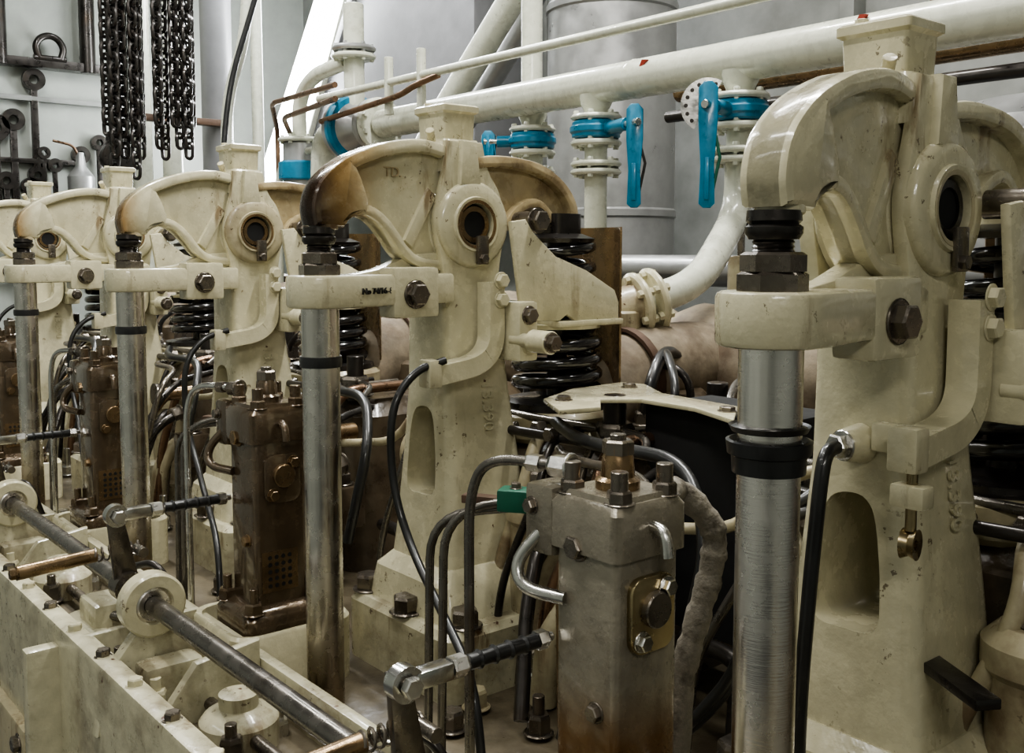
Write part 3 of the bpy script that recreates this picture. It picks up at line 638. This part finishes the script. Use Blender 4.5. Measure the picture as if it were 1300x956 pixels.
# ---------------------------------------------------------------- room
def slab(name,c,s,m): return box(name,c,s,m,None,0)
slab('floor',(-2.0,.7,-1.65),(9.2,5.8,.1),'floor')
slab('wall_left',(-6.55,.7,.35),(.1,5.8,4.0),'wall')
slab('wall_back',(-2.0,3.55,.35),(9.0,.1,4.0),'wallb')
slab('wall_front',(-2.0,-2.15,.35),(9.0,.1,4.0),'wall')
slab('wall_right',(2.55,.7,.35),(.1,5.8,4.0),'wall')
slab('ceiling',(-2.0,.7,2.4),(9.2,5.8,.1),'wallb')
for i,x in enumerate((-5.2,-3.9,-2.2,-.5,.8)):
    box('trim_%d'%(i+1),(x,3.46,.35),(.06,.08,3.8),'wallb',None,.004)
for i,x in enumerate((-5.2,-3.6,-2.0,-.4,1.2)):
    box('trim_%d'%(i+6),(x,-2.06,.35),(.08,.08,3.8),'wallb',None,.004)
cs=empty('funnel_casing')
prism('casing_panel',[(-4.95,1.5),(-5.75,.42),(-5.2,.30),(-3.9,.30),(-3.9,2.0),(-4.6,2.0)],'y',2.99,3.49,'casing',cs,.01)
prism('casing_rib',[(-4.62,1.9),(-5.2,1.1),(-5.16,1.07),(-4.58,1.87)],'y',2.96,2.99,'casing',cs,.004)
lf_=empty('glare_slit')  # added glowing panel stands in for glare from a bright opening
prism('glow_panel',[(-4.82,1.75),(-4.99,1.75),(-6.10,.34),(-5.74,.34)],'y',2.90,2.955,'glare',lf_,.004)
prism('slit_frame',[(-4.78,1.78),(-5.03,1.78),(-6.18,.31),(-5.68,.31)],'y',2.955,2.99,'white',lf_,.004)
for (x,y,r,m) in ((-5.6,2.03,.055,'white'),(-5.6,2.20,.055,'white'),(-5.5,2.42,.085,'casing'),(-5.0,2.42,.03,'white')):
    cyl('riser_pipe',(x,y,-1.6),(x,y,2.34),r,m,None,24)
pipe('curved_riser',[(-4.9,2.20,.0),(-4.9,2.20,.75),(-4.75,2.25,1.05),(-4.7,2.25,1.9)],.028,'white',None,.2,18)
pipe('cable',[(-4.8,2.12,.3),(-4.8,2.17,.8),(-4.7,2.27,1.2),(-4.5,2.4,1.9)],.014,'black',None,.2)
box('pipe_bracket',(-5.4,2.15,.70),(.06,.5,.035),'rust',None,.003)
box('grating_step',(-4.6,2.0,-.12),(.9,.6,.03),'rust',None,.004)
def chain(name,strands):
    bm=bmesh.new()
    for (x,y,zt,zb,L) in strands:
        k=0; z=zt
        while z>zb:
            w=L*.33; r=L*.13; pts=[]
            for i in range(12):
                t=2*math.pi*i/12; a=math.cos(t)*w; b=math.sin(t)*w+(L*.2 if math.sin(t)>=0 else -L*.2)
                ang=(math.pi/2)*(k%2)+.4; pts.append((x+a*math.cos(ang),y+a*math.sin(ang),z+b))
            sweep('',pts,r,None,None,6,True,None,bm)
            z-=L*.72; k+=1
    return finish(bm,name,'dark')
S=[]
for i in range(8): S.append((-5.0+random.uniform(-.07,.07),1.65+i*.023,2.3,.55-.09*(i%3),.07))
chain('hoist_chain',S)
S=[]
for i in range(7): S.append((-4.9+random.uniform(-.06,.06),1.86+i*.026,2.3,.62-.09*(i%3),.07))
chain('hoist_chain',S)
chain('hoist_chain',[(-5.6,1.86,.6,-.2,.06),(-5.62,1.9,.6,-.1,.06)])
hb=empty('hook_block',(-5.6,1.90,.5))
cyl('sheave',(-.03,0,0),(.03,0,0),.09,'dark',hb); box('side_plates',(0,0,.02),(.09,.10,.22),'dark',hb,.01)
pipe('hook',[(0,0,-.1),(0,0,-.2),(0,.06,-.26),(0,.02,-.33),(0,-.06,-.30)],.018,'dark',hb,.04)
tr=empty('tool_rack',(0,0,-.09))
box('rack_bar',(-6.44,1.82,1.18),(.10,.75,.05),'dark',tr,.005)
box('rack_bar_low',(-6.47,1.78,.98),(.05,.75,.03),'wallb',tr,.004)
box('rack_bar_bottom',(-6.47,1.62,.62),(.05,.75,.03),'dark',tr,.004)
for i,y in enumerate((1.53,2.02)):
    cyl('rack_post_%d'%i,(-6.42,y,1.15),(-6.42,y,1.62),.045,'dark',tr); cyl('rack_peg_%d'%i,(-6.49,y,1.25),(-6.4,y,1.25),.03,'dark',tr)
sh=empty('lifting_shackle',(-6.40,1.80,1.12))
sweep('bow',spl([(0,-.06,0),(0,-.075,.06),(0,-.05,.11),(0,0,.13),(0,.05,.11),(0,.075,.06),(0,.06,0)],5),.02,'dark',sh,12)
cyl('pin',(0,-.09,.0),(0,.09,.0),.018,'dark',sh)
def spanner(y,zt,L,w,ring=True,m='dark'):
    s=empty('wrench',(-6.46,y,zt-.04))
    box('handle',(0,0,-L/2),(.03,w*.65,L*.85),m,s,.005)
    lathe('ring_end',[(w*.45,-.02),(w*1.05,-.02),(w*1.05,.02),(w*.45,.02)],(0,0,0),(1,0,0),m,s,24,True)
    if ring: lathe('ring_end_low',[(w*.35,-.02),(w*.85,-.02),(w*.85,.02),(w*.35,.02)],(0,0,-L),(1,0,0),m,s,24,True)
    else: prism('jaw_low',[(-w,-L-.05),(-w*.5,-L-.12),(-w*.3,-L-.04),(w*.3,-L-.04),(w*.5,-L-.12),(w,-L-.05),(w*.4,-L+.05),(-w*.4,-L+.05)],'x',-.02,.02,m,s,.003)
for (y,zt,L,w,rg) in ((1.72,1.04,.55,.06,True),(1.50,.75,.6,.075,False),(1.60,.80,.8,.06,True),(1.40,.8,.7,.07,False),(1.97,.62,.35,.05,True),(2.08,.70,.45,.045,False),(1.82,.55,.5,.04,True),(1.32,.7,.7,.06,True),(1.68,.42,.5,.05,False),(1.55,.45,.5,.05,True),(1.45,.60,.6,.04,True),(1.76,.62,.5,.035,False)):
    spanner(y,zt,L,w,rg)
oc=empty('oil_can',(-6.3,1.92,.42))
lathe('can',[(0,-.12),(.07,-.12),(.075,-.1),(.075,.02),(.03,.08),(.02,.16),(0,.16)],(0,0,0),(0,0,1),'duct',oc,24)
pipe('spout',[(0,0,.12),(0,-.04,.2),(0,-.15,.22)],.008,'copper',oc,.03)
box('can_shelf',(.0,0,-.14),(.3,.3,.03),'casing',oc,.004)
rk=empty('pipe_rail')
cyl('rail_a',(-6.4,1.2,.2),(-6.4,2.9,.2),.02,'white',rk); cyl('rail_b',(-6.4,1.2,-.1),(-6.4,2.9,-.1),.02,'white',rk)
# ---------------------------------------------------------------- lights
def area(name,loc,rot,sx,sy,en,col=(1,1,1)):
    l=bpy.data.lights.new(name,'AREA'); l.shape='RECTANGLE'; l.size=sx; l.size_y=sy; l.energy=en; l.color=col
    o=bpy.data.objects.new(name,l); o.location=loc; o.rotation_euler=rot; sc.collection.objects.link(o)
area('overhead_light',(-1.2,.1,2.2),(0,0,0),1.8,.15,50,(1,.985,.93))
area('overhead_light',(-1.6,1.9,2.2),(0,0,0),1.8,.15,100,(1,.99,.95))
area('overhead_light',(-3.9,1.0,2.2),(0,0,0),1.8,.15,88,(1,1,.97))
area('overhead_light',(-4.6,2.4,2.2),(0,0,0),1.5,.15,95,(.95,.98,1))
area('overhead_light',(-2.4,-1.5,2.2),(0,0,0),3.0,.2,24,(1,.98,.93))  # added to wash the front wall and brighten the rod reflections
area('side_fill_light',(1.4,-.9,1.5),(math.radians(60),0,math.radians(60)),1.2,.2,22,(1,.97,.9))  # added fill from the right, behind the camera
w=bpy.data.worlds.new('world'); sc.world=w; w.use_nodes=True
w.node_tree.nodes['Background'].inputs[0].default_value=(1,.99,.97,1); w.node_tree.nodes['Background'].inputs[1].default_value=.2
try: sc.view_settings.look='AgX - Medium High Contrast'
except Exception: pass
# ---------------------------------------------------------------- camera
cam=bpy.data.cameras.new('camera'); co=bpy.data.objects.new('camera',cam); sc.collection.objects.link(co)
cam.lens=36; cam.sensor_width=36; cam.sensor_fit='HORIZONTAL'; cam.shift_y=-.0342; cam.clip_start=.02
p=math.radians(5)
co.rotation_euler=V((-.771*math.cos(p),.637*math.cos(p),-math.sin(p))).to_track_quat('-Z','Y').to_euler()
sc.camera=co
